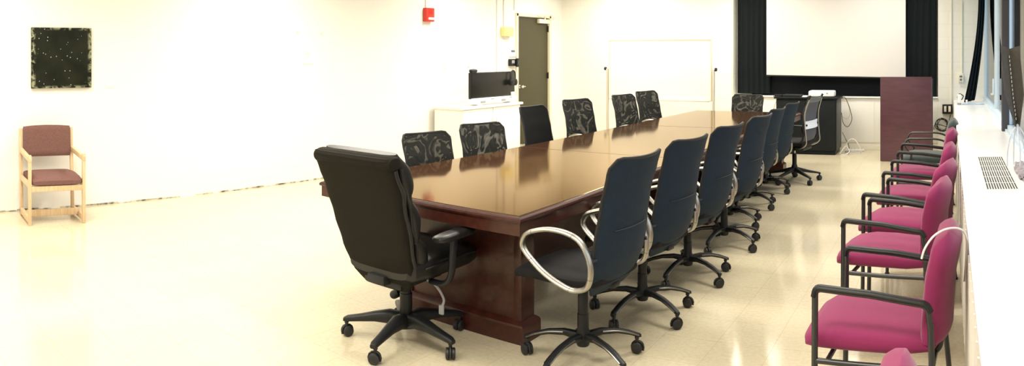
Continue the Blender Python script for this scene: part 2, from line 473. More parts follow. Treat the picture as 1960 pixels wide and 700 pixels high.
# chipped foot of the left wall
b = MB(); yy = YN
while yy < DY0 - .06:
    ln = random.uniform(.05, .22); h = random.uniform(.006, .020)
    if random.random() < .85: b.box((XL + .002, yy + ln / 2, h / 2), (.006, ln, h))
    yy += ln
struct(b.build('baseboard_left', M['chip']))

# right wall: enclosure below, windows above
SZ, SX0 = .80, .079
w = MB()
w.box((.335, (YN + YF) / 2, .43), (.50, YF - YN, .66))
y = YN + .1
while y < YF:
    w.box((.081, y, .43), (.010, .012, .64)); y += .105
w.box((.36, (YN + YF) / 2, .05), (.45, YF - YN, .10))
struct(w.build('wall_right', M['panel']))
struct(MB().box(((SX0 + .64) / 2, (YN + YF) / 2, SZ - .018), (.64 - SX0, YF - YN, .036), .006).build('trim_5', M['sill']))
w = MB().box((XR + .12, (YN + YF) / 2, 2.87), (.24, YF - YN, .40))
for yy in (-4.1,): w.box((XR + .12, yy, 1.7), (.24, .3, 2.0))
struct(w.build('wall_right_header', M['wallb']))
POSTS = [6.88, 2.5, -1.8]
struct(MB().box((XR - .020, 6.88, (SZ + 2.67) / 2), (.070, .10, 2.67 - SZ), .004).build('trim_6', M['darkpost']))
k = 7
for yy in POSTS[1:]:
    struct(MB().box((XR - .0, yy, (SZ + 2.67) / 2), (.06, .06, 2.67 - SZ), .004).build('trim_%d' % k, M['darkpost'])); k += 1
bounds = [YF, 6.915, 6.845, 2.53, 2.47, -1.77, -1.83, -3.95]
for i in range(4):
    y1, y0 = bounds[2 * i], bounds[2 * i + 1]
    f = MB()
    f.box((XR + .03, (y0 + y1) / 2, SZ + .03), (.07, y1 - y0, .06), .004)
    f.box((XR - .012, (y0 + y1) / 2, SZ + .012), (.03, y1 - y0, .024), .003)
    f.box((XR + .03, (y0 + y1) / 2, 2.65), (.07, y1 - y0, .05), .004)
    for yy in ((y0 + .03,) if i == 1 else (y0 + .03, y1 - .03)): f.box((XR + .03, yy, 1.73), (.07, .06, 1.86), .004)
    ym = 8.82 if i == 0 else (y0 + y1) / 2
    f.box((XR + .03, ym, 1.73), (.06, .05, 1.86), .004)
    wn = struct(f.build('window_%d' % (i + 1), M['winframe']))
    g = MB().box((XR + .035, (ym + y0) / 2, 1.73), (.006, ym - y0 - .06, 1.82)); g.build('pane', M['glass'], wn)
    g = MB().box((XR + .035, (ym + y1) / 2, 1.73), (.006, y1 - ym - .06, 1.82)); g.build('pane', M['glassblue'] if i == 0 else M['glass'], wn)
    if i == 0:
        h = MB().box((XR - .014, 8.82, 1.13), (.022, .03, .20), .006); h.box((XR - .03, 8.82, 1.04), (.03, .022, .022), .005)
        h.build('latch', M['winframe'], wn)

# door
d = struct(MB().box((XL - .04, (DY0 + DY1) / 2, DZ / 2), (.045, DY1 - DY0 - .012, DZ - .01), .002).build('door_1', M['door']))
f = MB()
for yy in (DY0 - .025, DY1 + .025): f.box((XL + .002, yy, DZ / 2 + .025), (.05, .055, DZ + .05), .004)
f.box((XL + .002, (DY0 + DY1) / 2, DZ + .028), (.05, DY1 - DY0 + .1, .055), .004)
f.build('door_frame', M['cream'], d)
h = MB(); h.lathe([(.0, 0), (.028, 0), (.030, .006), (.012, .010), (.011, .04), (.024, .048), (.029, .062), (.024, .076), (0, .08)], 18, Matrix.Translation((XL - .017, 9.985, .98)) @ Matrix.Rotation(R(90), 4, 'Y'))
h.box((XL + .04, 10.03, .98), (.018, .11, .02), .008)
h.build('handle', M['chrome'], d)
c = MB().box((XL + .015, 10.69, 2.10), (.06, .34, .075), .01)
cl = c.build('closer', M['ivory'], d)
a = MB(); a.box((XL + .10, 10.70, 2.192), (.018, .5, .012), .002, Matrix.Rotation(R(-16), 3, 'Z')); a.box((XL + .09, 10.90, 2.205), (.018, .36, .012), .002, Matrix.Rotation(R(18), 3, 'Z')); a.box((XL + .05, 10.69, 2.165), (.02, .02, .06))
a.build('closer_arm', M['cream'], cl)
for z in (1.97, 1.145, .3):
    MB().lathe([(.0, -.055), (.011, -.055), (.011, .055), (0, .055)], 10, Matrix.Translation((XL - .006, DY1 + .004, z))).box((XL - .015, DY1 - .015, z), (.012, .05, .1)).build('hinge', M['black'], d)

# ------------------------------------------------------------------ conference table
TX0, TX1, TY0, TY1, TZ = -3.484, -1.968, 2.902, 9.48, .745
tb = thing('conference_table', 'long reddish mahogany conference table with a glossy top running down the room', 'table', ((TX0 + TX1) / 2, (TY0 + TY1) / 2, 0))
HW, HL = (TX1 - TX0) / 2, (TY1 - TY0) / 2
def rect_ring(ins, z): return [(-HW + ins, -HL + ins, z), (HW - ins, -HL + ins, z), (HW - ins, HL - ins, z), (-HW + ins, HL - ins, z)]
tp = MB(); tp.rings([[Vector(p) for p in rect_ring(i, z)] for i, z in ((.03, TZ - .02), (.026, TZ - .003), (.029, TZ))])
top = tp.build('tabletop', M['mahog_top'], tb, angle=20)
for yy in (-HL + 2.2, HL - 2.2): MB().box((0, yy, TZ + .0002), (2 * HW - .06, .0025, .0012)).build('leaf_seam', M['mahog'], top)
prof = [(.030, TZ - .03), (.030, TZ - .004), (.022, TZ - .002), (.018, TZ - .007), (.012, TZ - .008), (.004, TZ - .013), (0, TZ - .022), (.003, TZ - .031), (.012, TZ - .034), (.012, TZ - .097), (.030, TZ - .099), (.032, TZ - .03)]
e = MB(); e.rings([[Vector(p) for p in rect_ring(i, z)] for i, z in prof], closed=True)
e.build('apron', M['mahog'], tb, angle=20)
u = MB().box((0, 0, TZ - .06), (2 * HW - .1, 2 * HL - .1, .06)); u.build('underframe', M['mahog'], tb)
def pedestal(cy, flip=1):
    q = MB()
    x0, x1 = -.255, .575
    q.box(((x0 + x1) / 2, cy, .375), (x1 - x0, .11, .61), .006)
    for xx in (x0 + .02, x1 - .02): q.box((xx, cy, .375), (.05, .13, .61), .006)
    p = q.build('pedestal', M['mahog'], tb)
    z = MB(); ring = lambda i, h: [Vector((x0 - .03 + i, cy - .09 + i, h)), Vector((x1 + .03 - i, cy - .09 + i, h)), Vector((x1 + .03 - i, cy + .09 - i, h)), Vector((x0 - .03 + i, cy + .09 - i, h))]
    z.rings([ring(0, 0), ring(0, .09), ring(.004, .10), ring(.018, .112), ring(.03, .118)])
    z.build('plinth', M['mahog'], p, angle=20)
pedestal(-HL + .335); pedestal(0); pedestal(HL - .335)
MB().box((.16, 0, .36), (.04, 2 * HL - .9, .5), .004).build('stretcher_panel', M['mahog'], tb)

# ------------------------------------------------------------------ swivel bases
def caster_mesh(r=.029):
    q = MB()
    for s in (-1, 1):
        q.lathe([(.0, -.009), (r * .75, -.010), (r, -.006), (r, .006), (r * .75, .010), (0, .009)], 16, Matrix.Translation((s * .0155, 0, r)) @ Matrix.Rotation(R(90), 4, 'Y'))
    hood = []
    for k in range(9):
        a = R(-25 + 230 * k / 8); hood.append((0, math.cos(a) * (r + .004), r + math.sin(a) * (r + .004)))
    q.tube(hood, .0055, 6, ref=(1, 0, 0))
    q.lathe([(.0, 0), (.009, 0), (.009, .03), (.012, .032), (.012, .044), (0, .044)], 10, Matrix.Translation((0, .004, r + .012)))
    return q
def swivel_base(root, ang0, style, RR=.30, hub_z=.12, lift_z=.42, m_leg=None):
    """five legs each with its caster, and the lift column"""
    for k in range(5):
        a = ang0 + 2 * PI * k / 5
        q = MB(); rs = []
        if style == 'arched':
            tab = [(.03, hub_z + .012, .020, .020), (.10, hub_z + .022, .017, .016), (.18, hub_z + .014, .0155, .013), (.25, hub_z - .006, .015, .012), (RR, .093, .015, .011), (RR + .016, .088, .012, .009)]
        elif style == 'plastic':
            tab = [(.02, .112, .040, .042), (.09, .128, .037, .036), (.17, .122, .030, .026), (.25, .108, .025, .019), (RR, .096, .022, .015), (RR + .02, .090, .016, .010)]
        else:
            tab = [(.02, .150, .026, .030), (.10, .135, .024, .022), (.20, .112, .021, .016), (RR, .090, .017, .010), (RR + .015, .086, .013, .007)]
        ca, sa = math.cos(a), math.sin(a)
        for (r, z, hw, hh) in tab:
            rs.append(superring((ca * r, sa * r, z), (-sa, ca, 0), (0, 0, 1), hw, hh, 3.2, 14))
        q.rings(rs)
        lg = q.build('leg', m_leg or M['black'], root)
        if style == 'arched':
            for s in (-1, 1):
                rail = MB().tube(spline([(ca * r - sa * s * (hw + .001), sa * r + ca * s * (hw + .001), z + hh * .15) for (r, z, hw, hh) in tab[1:5]], 4), .0042, 6)
                rail.build('leg_edge', M['darkalu'], lg)
        cs = caster_mesh().build('caster', M['rubber'], lg)
        cs.location = (ca * RR, sa * RR, 0); cs.rotation_euler = (0, 0, a + random.uniform(-1.2, 1.2))
    q = MB()
    if style == 'arched':
        q.lathe([(.0, .085), (.030, .085), (.036, .10), (.036, .15), (.029, .17), (.029, .245), (.0265, .247), (.0265, .355), (.0235, .36), (0, .36)], 20)
    elif style == 'plastic':
        q.lathe([(.0, .075), (.024, .075), (.050, .09), (.050, .135), (.034, .15), (.034, .26), (.030, .262), (.030, .345), (.026, .35), (0, .35)], 20)
    else:
        q.lathe([(.0, .09), (.034, .09), (.040, .11), (.036, .19), (.027, .21), (.027, .34), (0, .34)], 20)
    col = q.build('column', M['black'], root)
    MB().lathe([(.0, .33), (.014, .33), (.014, lift_z), (0, lift_z)], 14).build('piston', M['chrome'], col)

# ------------------------------------------------------------------ loop-arm conference chair (front = +Y)
LOOP = [(.18, .625), (.158, .668), (.115, .69), (.03, .712), (-.055, .714), (-.12, .702), (-.165, .678), (-.20, .63), (-.218, .575), (-.216, .52), (-.198, .478), (-.155, .456), (-.105, .452), (-.02, .474), (.06, .510), (.125, .555), (.166, .592)]
BACKY = [(.40, -.150), (.44, -.195), (.50, -.235), (.58, -.262), (.70, -.280), (.85, -.305), (1.0, -.345), (1.06, -.366)]
BACKW = [(.40, .150), (.44, .195), (.50, .228), (.58, .240), (.66, .238), (.78, .226), (.90, .224), (1.0, .230), (1.06, .230)]
def back_pt(u, z):
    return Vector((u * interp(BACKW, z), interp(BACKY, z) + .052 * abs(u) ** 2.2 * (1 if z > .5 else max(0, (z - .38) / .12)), z + .0))
def loop_chair(name, back_mat, cat_label):
    t = thing(name, cat_label, 'office chair')
    swivel_base(t, R(90 + 18), 'arched')
    # back: one curved shell, rounded top corners
    grid = []; nz, nu = 26, 17
    zt, zb = 1.06, .40
    for i in range(nz + 1):
        v = i / nz; row = []
        for j in range(nu):
            u = -1 + 2 * j / (nu - 1)
            # top edge lifts a touch at the corners, then rounds off
            top = zt - .05 * max(0, (abs(u) - .78) / .22) ** 2.4 + .012 * abs(u) ** 2
            z = zb + (top - zb) * v
            row.append(back_pt(u, z))
        grid.append(row)
    bk = MB().sheet(grid, .012).build('backrest', back_mat, t)
    rim = [Vector(r[0]) for r in grid[3:]] + [Vector(p) for p in grid[-1][1:]] + [Vector(r[-1]) for r in reversed(grid[3:-1])]
    MB().tube(rim, .0085, 8).build('back_rim', M['black'], bk)
    bar = MB()
    bar.tube([back_pt(u, .72) + Vector((0, -.011, 0)) for u in [-.62 + .155 * k for k in range(9)]], .0022, 6)
    bar.build('back_seam', M['black'], bk)
    # seat
    rs = []
    for y_, hw, zc, hh in ((-.215, .17, .478, .020), (-.19, .205, .474, .030), (-.10, .232, .470, .034), (.05, .240, .470, .034), (.17, .238, .470, .034), (.24, .225, .460, .034), (.275, .205, .446, .030), (.295, .17, .432, .018)):
        rs.append(superring((0, y_, zc), (1, 0, 0), (0, 0, 1), hw, hh, 3.4, 32))
    MB().rings(rs).build('seat', M['seatfab'], t)
    mech = MB().box((0, -.02, .418), (.17, .24, .05), .012); mech.tube([(.08, .05, .415), (.20, .06, .41), (.25, .065, .405)], .006, 8); mech.box((.255, .065, .405), (.05, .03, .014), .005)
    mech.box((0, -.14, .422), (.07, .12, .03), .01)
    mech.build('tilt_mechanism', M['black'], t)
    for s in (-1, 1):
        path = spline([(s * .262, y_, z) for y_, z in LOOP], 4, True)
        ar = MB().tube(path, .0185, 12, True, ref=(1, 0, 0), ry=.0125).build('armrest', M['silver'], t)
        for idx in (2, 5, 9, 12, 15):
            j = MB(); p = Vector((s * .262, *LOOP[idx])); p2 = Vector((s * .262, *LOOP[(idx + 1) % len(LOOP)])); tt = (p2 - p).normalized()
            j.tube([p - tt * .0016, p + tt * .0016], .0192, 12, ref=(1, 0, 0), ry=.0132)
            j.build('arm_joint', M['darkalu'], ar)
        MB().tube([(s * .15, -.04, .44), (s * .24, -.02, .458), (s * .262, -.02, .474)], .010, 8).build('arm_bracket', M['black'], ar)
        MB().tube([(s * .225, -.225, .60), (s * .245, -.22, .60), (s * .262, -.216, .58)], .009, 8).build('arm_bracket', M['black'], ar)
    return t

CK = loop_chair('conference_chair', M['knit'], '')
CN = loop_chair('conference_chair', M['net'], '')
CD = loop_chair('conference_chair', M['darkback'], '')
rights = [('A', -1.755, 3.147, 85, 0, 'black conference chair with silver loop arms standing at the near right corner of the table'),
          ('B', -1.762, 3.883, 82, 0, 'second black loop-arm chair from the near end, right side of the table'),
          ('C', -1.762, 4.640, 82, 0, 'third black loop-arm chair from the near end, right side of the table'),
          ('D', -1.775, 5.50, 83, -.01, 'fourth black loop-arm chair from the near end, right side of the table'),
          ('E', -1.949, 6.205, 84, -.07, 'fifth black loop-arm chair from the near end, right side, mostly hidden behind the fourth'),
          ('F', -2.00, 6.97, 84, -.07, 'sixth black loop-arm chair from the near end, right side of the table'),
          ('G', -2.03, 7.80, 84, -.07, 'last loop-arm chair in the right row, just before the silver-railed task chair')]
for n, x, y, rz, dz, lab in rights:
    place(CK, USED, (x, y, 0), R(rz), lab, 'loop-arm chairs along the right side of the table', dz)
lefts = [(-3.43, 4.13, 12, -.145, 'mesh-back chair on the far left side of the table, next to the leather executive chair'),
         (-3.43, 4.81, 17, -.125, 'mesh-back chair in front of the left edge of the low white cabinet'),
         (-3.67, 6.08, 3, -.06, 'darkest mesh-back chair on the left side, below the wide black screen and beside the door'),
         (-3.67, 6.90, 14, -.04, 'mesh-back chair on the left side of the table, right of the olive door'),
         (-3.67, 8.10, 12, -.05, 'mesh-back chair just to the right of the left leg of the whiteboard'),
         (-3.67, 8.80, 14, -.04, 'mesh-back chair at the far end of the left row, before the whiteboard')]
for x, y, yaw, dz, lab in lefts:
    place(CD if 'darkest' in lab else CN, USED, (x, y, 0), R(-90 - yaw), lab, 'mesh-back chairs along the left side of the table', dz)
place(CN, USED, (-2.84, 9.60, 0), R(180), 'mesh-back chair at the head of the table by the far window wall', 'mesh-back chairs along the left side of the table', -.12)

# ------------------------------------------------------------------ leather executive chair
ex = thing('executive_chair', 'tall black leather executive chair at the near end of the table', 'office chair', (-2.65, 2.815, 0), R(2))
swivel_base(ex, R(138.7 + 0), 'plastic', RR=.327, lift_z=.40)
EY = [(.33, -.150), (.42, -.185), (.55, -.235), (.70, -.285), (.85, -.335), (.97, -.385), (1.03, -.415)]
EW = [(.33, .14), (.38, .19), (.44, .218), (.55, .236), (.70, .248), (.85, .258), (.97, .264), (1.05, .262)]
rs = []
for k in range(22):
    z = .335 + .70 * k / 21
    th = .028 if z > .38 else .018
    sl = Vector((0, interp(EY, z + .01) - interp(EY, z - .01), .02)).normalized(); nrm = Vector((0, sl.z, -sl.y))
    rs.append(superring((0, interp(EY, z), z), (1, 0, 0), nrm, interp(EW, z), th, 4.5, 36))
rs.append(superring((0, -.418, 1.048), (1, 0, 0), (0, 1, 0), .255, .018, 4, 36))
MB().rings(rs).build('back_shell', M['shell'], ex)
# padded front with rolls: head roll, upper pad, lumbar pad
def pad_roll(z0, z1, th, w_, off, nm, par, m):
    rs = []
    for k in range(15):
        f = k / 14; z = z0 + (z1 - z0) * f
        b = math.sin(PI * min(max(f, .03), .97)) ** .45
        rs.append(superring((0, interp(EY, z) + off + th * b * .5, z), (1, 0, 0), Vector((0, 1, .25)).normalized(), w_ * (.93 + .07 * b), max(th * b * .6, .006), 3.2, 36))
    return MB().rings(rs).build(nm, m, par)
bc = pad_roll(.82, 1.062, .115, .258, .045, 'head_pad', ex, M['leather'])
pad_roll(.60, .85, .10, .250, .045, 'back_cushion', ex, M['leather'])
pad_roll(.44, .63, .11, .240, .045, 'lumbar_pad', ex, M['leather'])
# rolled top that wraps over the shell
rl = MB(); rl.rings([superring((x, -.385, 1.020), (0, 1, .10), (0, -.10, 1), .050 * sc_, .036 * sc_, 2.4, 22) for x, sc_ in ((-.272, .35), (-.268, .8), (-.25, 1), (-.1, 1.03), (.1, 1.03), (.25, 1), (.268, .8), (.272, .35))])
rl.build('top_roll', M['shell'], ex)
for s in (-1, 1):
    sd = MB()
    for k, off in enumerate((.022, .060, .098)):
        pts = [(s * (interp(EW, z) - .004 - .008 * k), interp(EY, z) + off + .006 * math.sin(z * 31 + k * 2), z) for z in [.46 + .53 * q / 16 for q in range(17)]]
        sd.tube(spline(pts, 2), .013 - .002 * k, 8)
    sd.build('side_gusset', M['leather'], ex)
rs = []
for y_, hw, zc, hh in ((-.22, .20, .445, .04), (-.19, .235, .45, .062), (-.05, .255, .452, .072), (.10, .262, .455, .074), (.24, .258, .452, .072), (.315, .238, .444, .060), (.342, .20, .436, .032)):
    rs.append(superring((0, y_, zc), (1, 0, 0), (0, 0, 1), hw, hh, 3.6, 36))
st = MB().rings(rs).build('seat', M['leather'], ex)
sp_ = MB(); sp_.tube(spline([(-.262, -.15, .468), (-.268, .1, .474), (-.262, .24, .472), (-.225, .328, .458), (0, .347, .454), (.225, .328, .458), (.262, .24, .472), (.268, .1, .474), (.262, -.15, .468)], 5), .006, 8); sp_.build('seat_piping', M['leather'], st)
MB().box((0, -.02, .365), (.26, .34, .05), .015).box((0, -.16, .385), (.12, .16, .05), .012).build('tilt_mechanism', M['black'], ex)
for s in (-1, 1):
    q = MB(); q.tube(spline([(s * .20, -.03, .37), (s * .285, -.03, .375), (s * .318, -.015, .42), (s * .318, .0, .52), (s * .312, .02, .60)], 5), .024, 10, ref=(0, 1, 0), ry=.014)
    a = q.build('armrest', M['black'], ex)
    rs = [superring((s * .312, y_, .618), (1, 0, 0), (0, 0, 1), hw, hh, 2.8, 20) for y_, hw, hh in ((-.13, .022, .010), (-.115, .036, .018), (-.05, .044, .022), (.06, .047, .023), (.13, .044, .022), (.165, .034, .017), (.175, .018, .009))]
    MB().rings(rs).build('arm_pad', M['leather'], a)
lv = MB().tube(spline([(.08, .02, .355), (.17, .03, .335), (.23, .035, .27), (.215, .04, .22)], 5), .007, 8); lv.box((.212, .04, .205), (.03, .014, .05), .006)
lv.build('lever', M['grey'], ex)
MB().lathe([(0, -.03), (.02, -.03), (.024, -.02), (.024, .02), (.02, .03), (0, .03)], 14, Matrix.Translation((-.10, .03, .225)) @ Matrix.Rotation(R(60), 4, 'Y')).tube([(-.1, .03, .25), (-.08, .02, .35)], .007, 8).build('tension_knob', M['black'], ex)

# ------------------------------------------------------------------ silver-railed task chair
tk = thing('task_chair', 'black task chair with silver back rails and a pale lumbar band', 'office chair', (-1.84, 8.45, 0), R(90 - 9))
swivel_base(tk, R(20), 'sloped', RR=.315, lift_z=.42)
KY = [(.47, -.17), (.52, -.215), (.60, -.232), (.72, -.222), (.85, -.235), (.98, -.275), (1.05, -.31)]
def kpt(u, z): return Vector((u * (.225 - .015 * (z > .9)), interp(KY, z) + .03 * u * u, z))
def kband(z0, z1, nm, m, th=.008, off=0.0, uu=1.0, par=None):
    g = [[kpt(u * uu, z0 + (z1 - z0) * i / 8) + Vector((0, off, 0)) for u in [-1 + .2 * j for j in range(11)]] for i in range(9)]
    return MB().sheet(g, th).build(nm, m, par or tk)
bk = kband(.50, 1.03, 'backrest', M['screenmesh'], .006)
kband(.965, 1.02, 'top_band', M['greymesh'], .010, -.006, 1.0, bk)
lb = kband(.655, .745, 'lumbar_band', M['lilac'], .012, -.014, .93, bk); lb['label'] = 'pale lumbar band'
for u in (-.84, .84): MB().lathe([(0, -.008), (.012, -.008), (.012, .008), (0, .008)], 12, Matrix.Translation(kpt(u, .70) + Vector((0, -.024, 0))) @ Matrix.Rotation(R(90), 4, 'X')).build('lumbar_knob', M['black'], lb)
for s in (-1, 1):
    MB().tube([kpt(s, z) + Vector((s * .006, -.004, 0)) for z in [.50 + .55 * k / 20 for k in range(21)]], .013, 8).build('back_upright', M['black'], bk)
    pth = spline([kpt(s, 1.0) + Vector((s * .008, -.016, 0)), kpt(s, .85) + Vector((s * .010, -.018, 0)), kpt(s, .70) + Vector((s * .010, -.026, 0)), kpt(s, .58) + Vector((s * .010, -.032, 0)), (s * .235, -.235, .485), (s * .225, -.17, .435), (s * .17, -.08, .425)], 6)
    MB().tube(pth, .009, 8).build('back_rail', M['silver'], bk)
rs = []
for y_, hw, zc, hh in ((-.21, .18, .482, .02), (-.18, .22, .478, .036), (.0, .238, .476, .040), (.16, .236, .474, .040), (.23, .215, .464, .034), (.255, .17, .452, .016)):
    rs.append(superring((0, y_, zc), (1, 0, 0), (0, 0, 1), hw, hh, 3.4, 30))
MB().rings(rs).build('seat', M['seatfab'], tk)
MB().box((0, -.02, .415), (.30, .30, .05), .015).box((.0, .12, .40), (.10, .05, .07), .01).build('tilt_mechanism', M['black'], tk)
for s in (-1, 1):
    q = MB().tube(spline([(s * .15, -.02, .43), (s * .265, -.02, .44), (s * .275, -.015, .52), (s * .272, 0, .62)], 5), .016, 8)
    a = q.build('armrest', M['black'], tk)
    MB().box((s * .268, .02, .635), (.075, .21, .028), .012).build('arm_pad', M['black'], a)

# ------------------------------------------------------------------ stacking guest chairs (front = +Y)
def guest_chair(name, fab, label, thin=False):
    t = thing(name, label, 'chair')
    # seat: thick crowned pad with a waterfall front
    rs = []
    for y_, hw, zc, hh in ((-.21, .18, .450, .020), (-.19, .222, .447, .040), (-.08, .243, .447, .052), (.06, .250, .452, .056), (.18, .248, .452, .056), (.265, .232, .444, .050), (.305, .205, .432, .038), (.322, .15, .424, .016)):
        rs.append(superring((0, y_, zc), (1, 0, 0), (0, 0, 1), hw, hh, 2.9, 36))
    MB().rings(rs).build('seat', fab, t)
    # back: puffy pad, slightly dished, lower edge tucked behind the seat
    YB = [(.44, -.200), (.55, -.206), (.68, -.216), (.78, -.236), (.88, -.262)]
    rs = []
    for k in range(20):
        f = k / 19; z = .435 + .415 * f
        a = .232 * (min(1, f / .08 + .55) if f < .08 else (1 if f < .80 else (1 - ((f - .80) / .20) ** 2.4 * .38)))
        b = (.056 - .004 * f) * (min(1, .35 + f / .1) if f < .1 else (1 if f < .88 else max(.25, 1 - ((f - .88) / .12) ** 2 * .75)))
        ring = superring((0, interp(YB, z), z), (1, 0, 0), Vector((0, 1, .18 + .1 * f)).normalized(), a, b, 2.6, 36)
        ring = [p + Vector((0, .030 * (p.x / .232) ** 2, 0)) for p in ring]
        rs.append(ring)
    last = rs[-1]; cen = sum(last, Vector()) / len(last)
    rs.append([cen + (p - cen) * .55 + Vector((0, 0, .006)) for p in last])
    bk = MB().rings(rs).build('backrest', fab, t, angle=60)
    r = .0115 if not thin else .009
    for s in (-1, 1):
        x = s * .282
        if not thin:
            arm = fillet([(x, .245, .60), (x, .245, .664), (x, .03, .652), (x, -.180, .624), (x, -.19, .54)], .028, 5)
        else:
            arm = fillet([(x, .19, .50), (x, .27, .60), (x, .235, .672), (x, -.06, .672), (x, -.165, .645), (x, -.19, .53)], .07, 6)
        a = MB().tube(arm, r + .001, 10).build('armrest', M['blackm'], t)
        if not thin:
            MB().tube(fillet([(x, .249, .632), (x, .241, .668), (x, .03, .657), (x, -.175, .629), (x, -.191, .60)], .02, 4), .0165, 10, ref=(1, 0, 0), ry=.0125).build('arm_pad', M['black'], a)
            lg = MB().tube([(x, .245, .61), (x, .247, .3), (x, .252, .0)], r + .001, 10)
        else:
            lg = MB().tube([(x * .98, .19, .52), (x * .98, .21, .40), (x, .27, 0)], r + .001, 10)
        lg.lathe([(0, 0), (.017, 0), (.017, .012), (0, .014)], 10, Matrix.Translation((x, .252 if not thin else .27, 0)))
        lg.build('leg', M['blackm'], t)
        lg = MB().tube([(x, -.19, .56), (x, -.195, .40), (x, -.235, .0)], r + .001, 10); lg.lathe([(0, 0), (.017, 0), (.017, .012), (0, .014)], 10, Matrix.Translation((x, -.235, 0)))
        lg.build('leg', M['blackm'], t)
        rail = MB().tube([(x, .247, .392), (x * .98, .05, .388), (x, -.195, .392)], r, 10); rail.build('seat_rail', M['blackm'], t)
    cr = MB()
    MB().tube([(-.282, .20, .39), (.282, .20, .39)], r * .9, 8).build('seat_crossbar', M['blackm'], t); cr.tube([(-.282, -.195, .39), (.282, -.195, .39)], r * .9, 8)
    for s in (-1, 1): cr.tube(spline([(s * .12, -.195, .39), (s * .12, -.215, .42), (s * .12, -.222, .50)], 4), r * .9, 8)
    cr.build('seat_frame', M['blackm'], t)
    return t
GM = guest_chair('guest_chair', M['maroon'], '')
gs = [(-.355, 1.575, 86, 'maroon guest chair nearest the camera, only its rounded back top showing'),
      (-.236, 2.924, 86, 'maroon guest chair with a thin white cable lying over its back'),
      (-.271, 3.995, 82, 'third maroon guest chair from the near end of the row under the window sill'),
      (-.236, 4.69, 79, 'fourth maroon guest chair from the near end of the row under the window sill'),
      (-.225, 5.55, 88, 'maroon guest chair second from the grey-green one in the row under the window sill'),
      (-.204, 6.64, 90, 'maroon guest chair right beside the grey-green chair')]
for x, y, rz, lab in gs:
    place(GM, {} if False else USED, (x, y, 0), R(rz), lab, 'maroon guest chairs under the window sill')
gg = guest_chair('guest_chair', M['teal'], 'grey-green guest chair with thin black loop arms, last in the row by the lectern', True)
gg.location = (-.185, 7.60, 0); gg.rotation_euler = (0, 0, R(90))
_mt = Matrix.Translation((-.236, 2.924, 0)) @ Matrix.Rotation(R(86), 4, 'Z')
_pts = [_mt @ Vector(p) for p in ((-.214, -.150, .775), (-.207, -.163, .815), (-.17, -.195, .853), (-.12, -.243, .868), (-.06, -.292, .85), (-.02, -.312, .80), (.0, -.308, .72), (.02, -.300, .62))]
cd = MB().tube(spline(_pts, 8), .0042, 8)
tag(cd.build('white_cable', M['whitecable']), 'thin white cable draped over the back of a maroon chair', 'cable')

# ------------------------------------------------------------------ wooden armchair by the left wall (front = +Y local)
wc = thing('wooden_armchair', 'light oak armchair with brown tweed seat standing alone by the left wall', 'chair', (-6.40, 2.13, 0), R(-96))
Wd = .25
for s in (-1, 1):
    x = s * Wd
    MB().box((x, .255, .315), (.028, .040, .63), .005).build('leg', M['oak'], wc)
    rr = Matrix.Rotation(R(5), 3, 'X')
    MB().box((x, -.195, .41), (.030, .042, .83), .005, rr).build('leg', M['oak'], wc)
    MB().box((x, .035, .605), (.030, .49, .046), .006, Matrix.Rotation(R(-4), 3, 'X')).build('armrest', M['oak'], wc)
    MB().box((x, .03, .36), (.024, .44, .050), .004).build('side_rail', M['oak'], wc)
    MB().box((x, .04, .05), (.030, .44, .055), .005).build('side_runner', M['oak'], wc)
    f = MB()
    f.lathe([(0, 0), (.012, 0), (.012, .012), (0, .014)], 10, Matrix.Translation((x, .25, 0)))
    f.build('glide', M['black'], wc)
MB().box((0, .255, .325), (.50, .026, .05), .004).build('front_rail', M['oak'], wc)
MB().box((0, .10, .075), (.50, .026, .06), .004).build('stretcher', M['oak'], wc)
MB().box((0, -.185, .33), (.50, .024, .05), .004).build('back_rail', M['oak'], wc)
rs = []
for y_, hw, zc, hh in ((-.20, .215, .392, .026), (-.18, .232, .392, .036), (0, .236, .398, .044), (.18, .236, .392, .040), (.255, .234, .384, .034), (.275, .22, .378, .018)):
    rs.append(superring((0, y_, zc), (1, 0, 0), (0, 0, 1), hw, hh, 4.5, 36))
MB().rings(rs).build('seat', M['brownfab'], wc)
rs = []
for k in range(13):
    f = k / 12; z = .555 + .285 * f
    a = .234 * (1 if .06 < f < .94 else .975); b = .026 * (1 if .08 < f < .92 else .6)
    rs.append([p + Vector((0, -.02 * (1 - (p.x / .234) ** 2), .012 * f * (1 - (p.x / .234) ** 2))) for p in superring((0, -.175 - .07 * (z - .5) , z), (1, 0, 0), (0, 1, .09), a, b, 5, 36)])
MB().rings(rs).build('backrest', M['brownfab'], wc)

# ------------------------------------------------------------------ lectern, black cabinet and what stands on it
lc = thing('lectern', 'tall dark cherry lectern with a plain flat front, right of the projection screen', 'lectern', (-.605, 10.42, 0), 0)
q = MB(); q.box((0, -.20, .605), (.735, .025, 1.20), .004)
q.build('front_panel', M['lectern'], lc)
for s in (-1, 1): MB().box((s * .355, .01, .585), (.026, .40, 1.16), .006).build('side_panel', M['lectern'], lc)
MB().box((.372, -.03, .60), (.012, .05, 1.15), .003).build('edge_strip', M['bcabside'], lc)
MB().box((0, .03, 1.17), (.72, .44, .025), .006, Matrix.Rotation(R(-6), 3, 'X')).build('top', M['lectern'], lc)
MB().box((0, .02, .62), (.69, .36, .022), .003).build('shelf', M['lectern'], lc)
MB().box((0, 0, .03), (.70, .40, .05), .004).build('plinth', M['bcab'], lc)

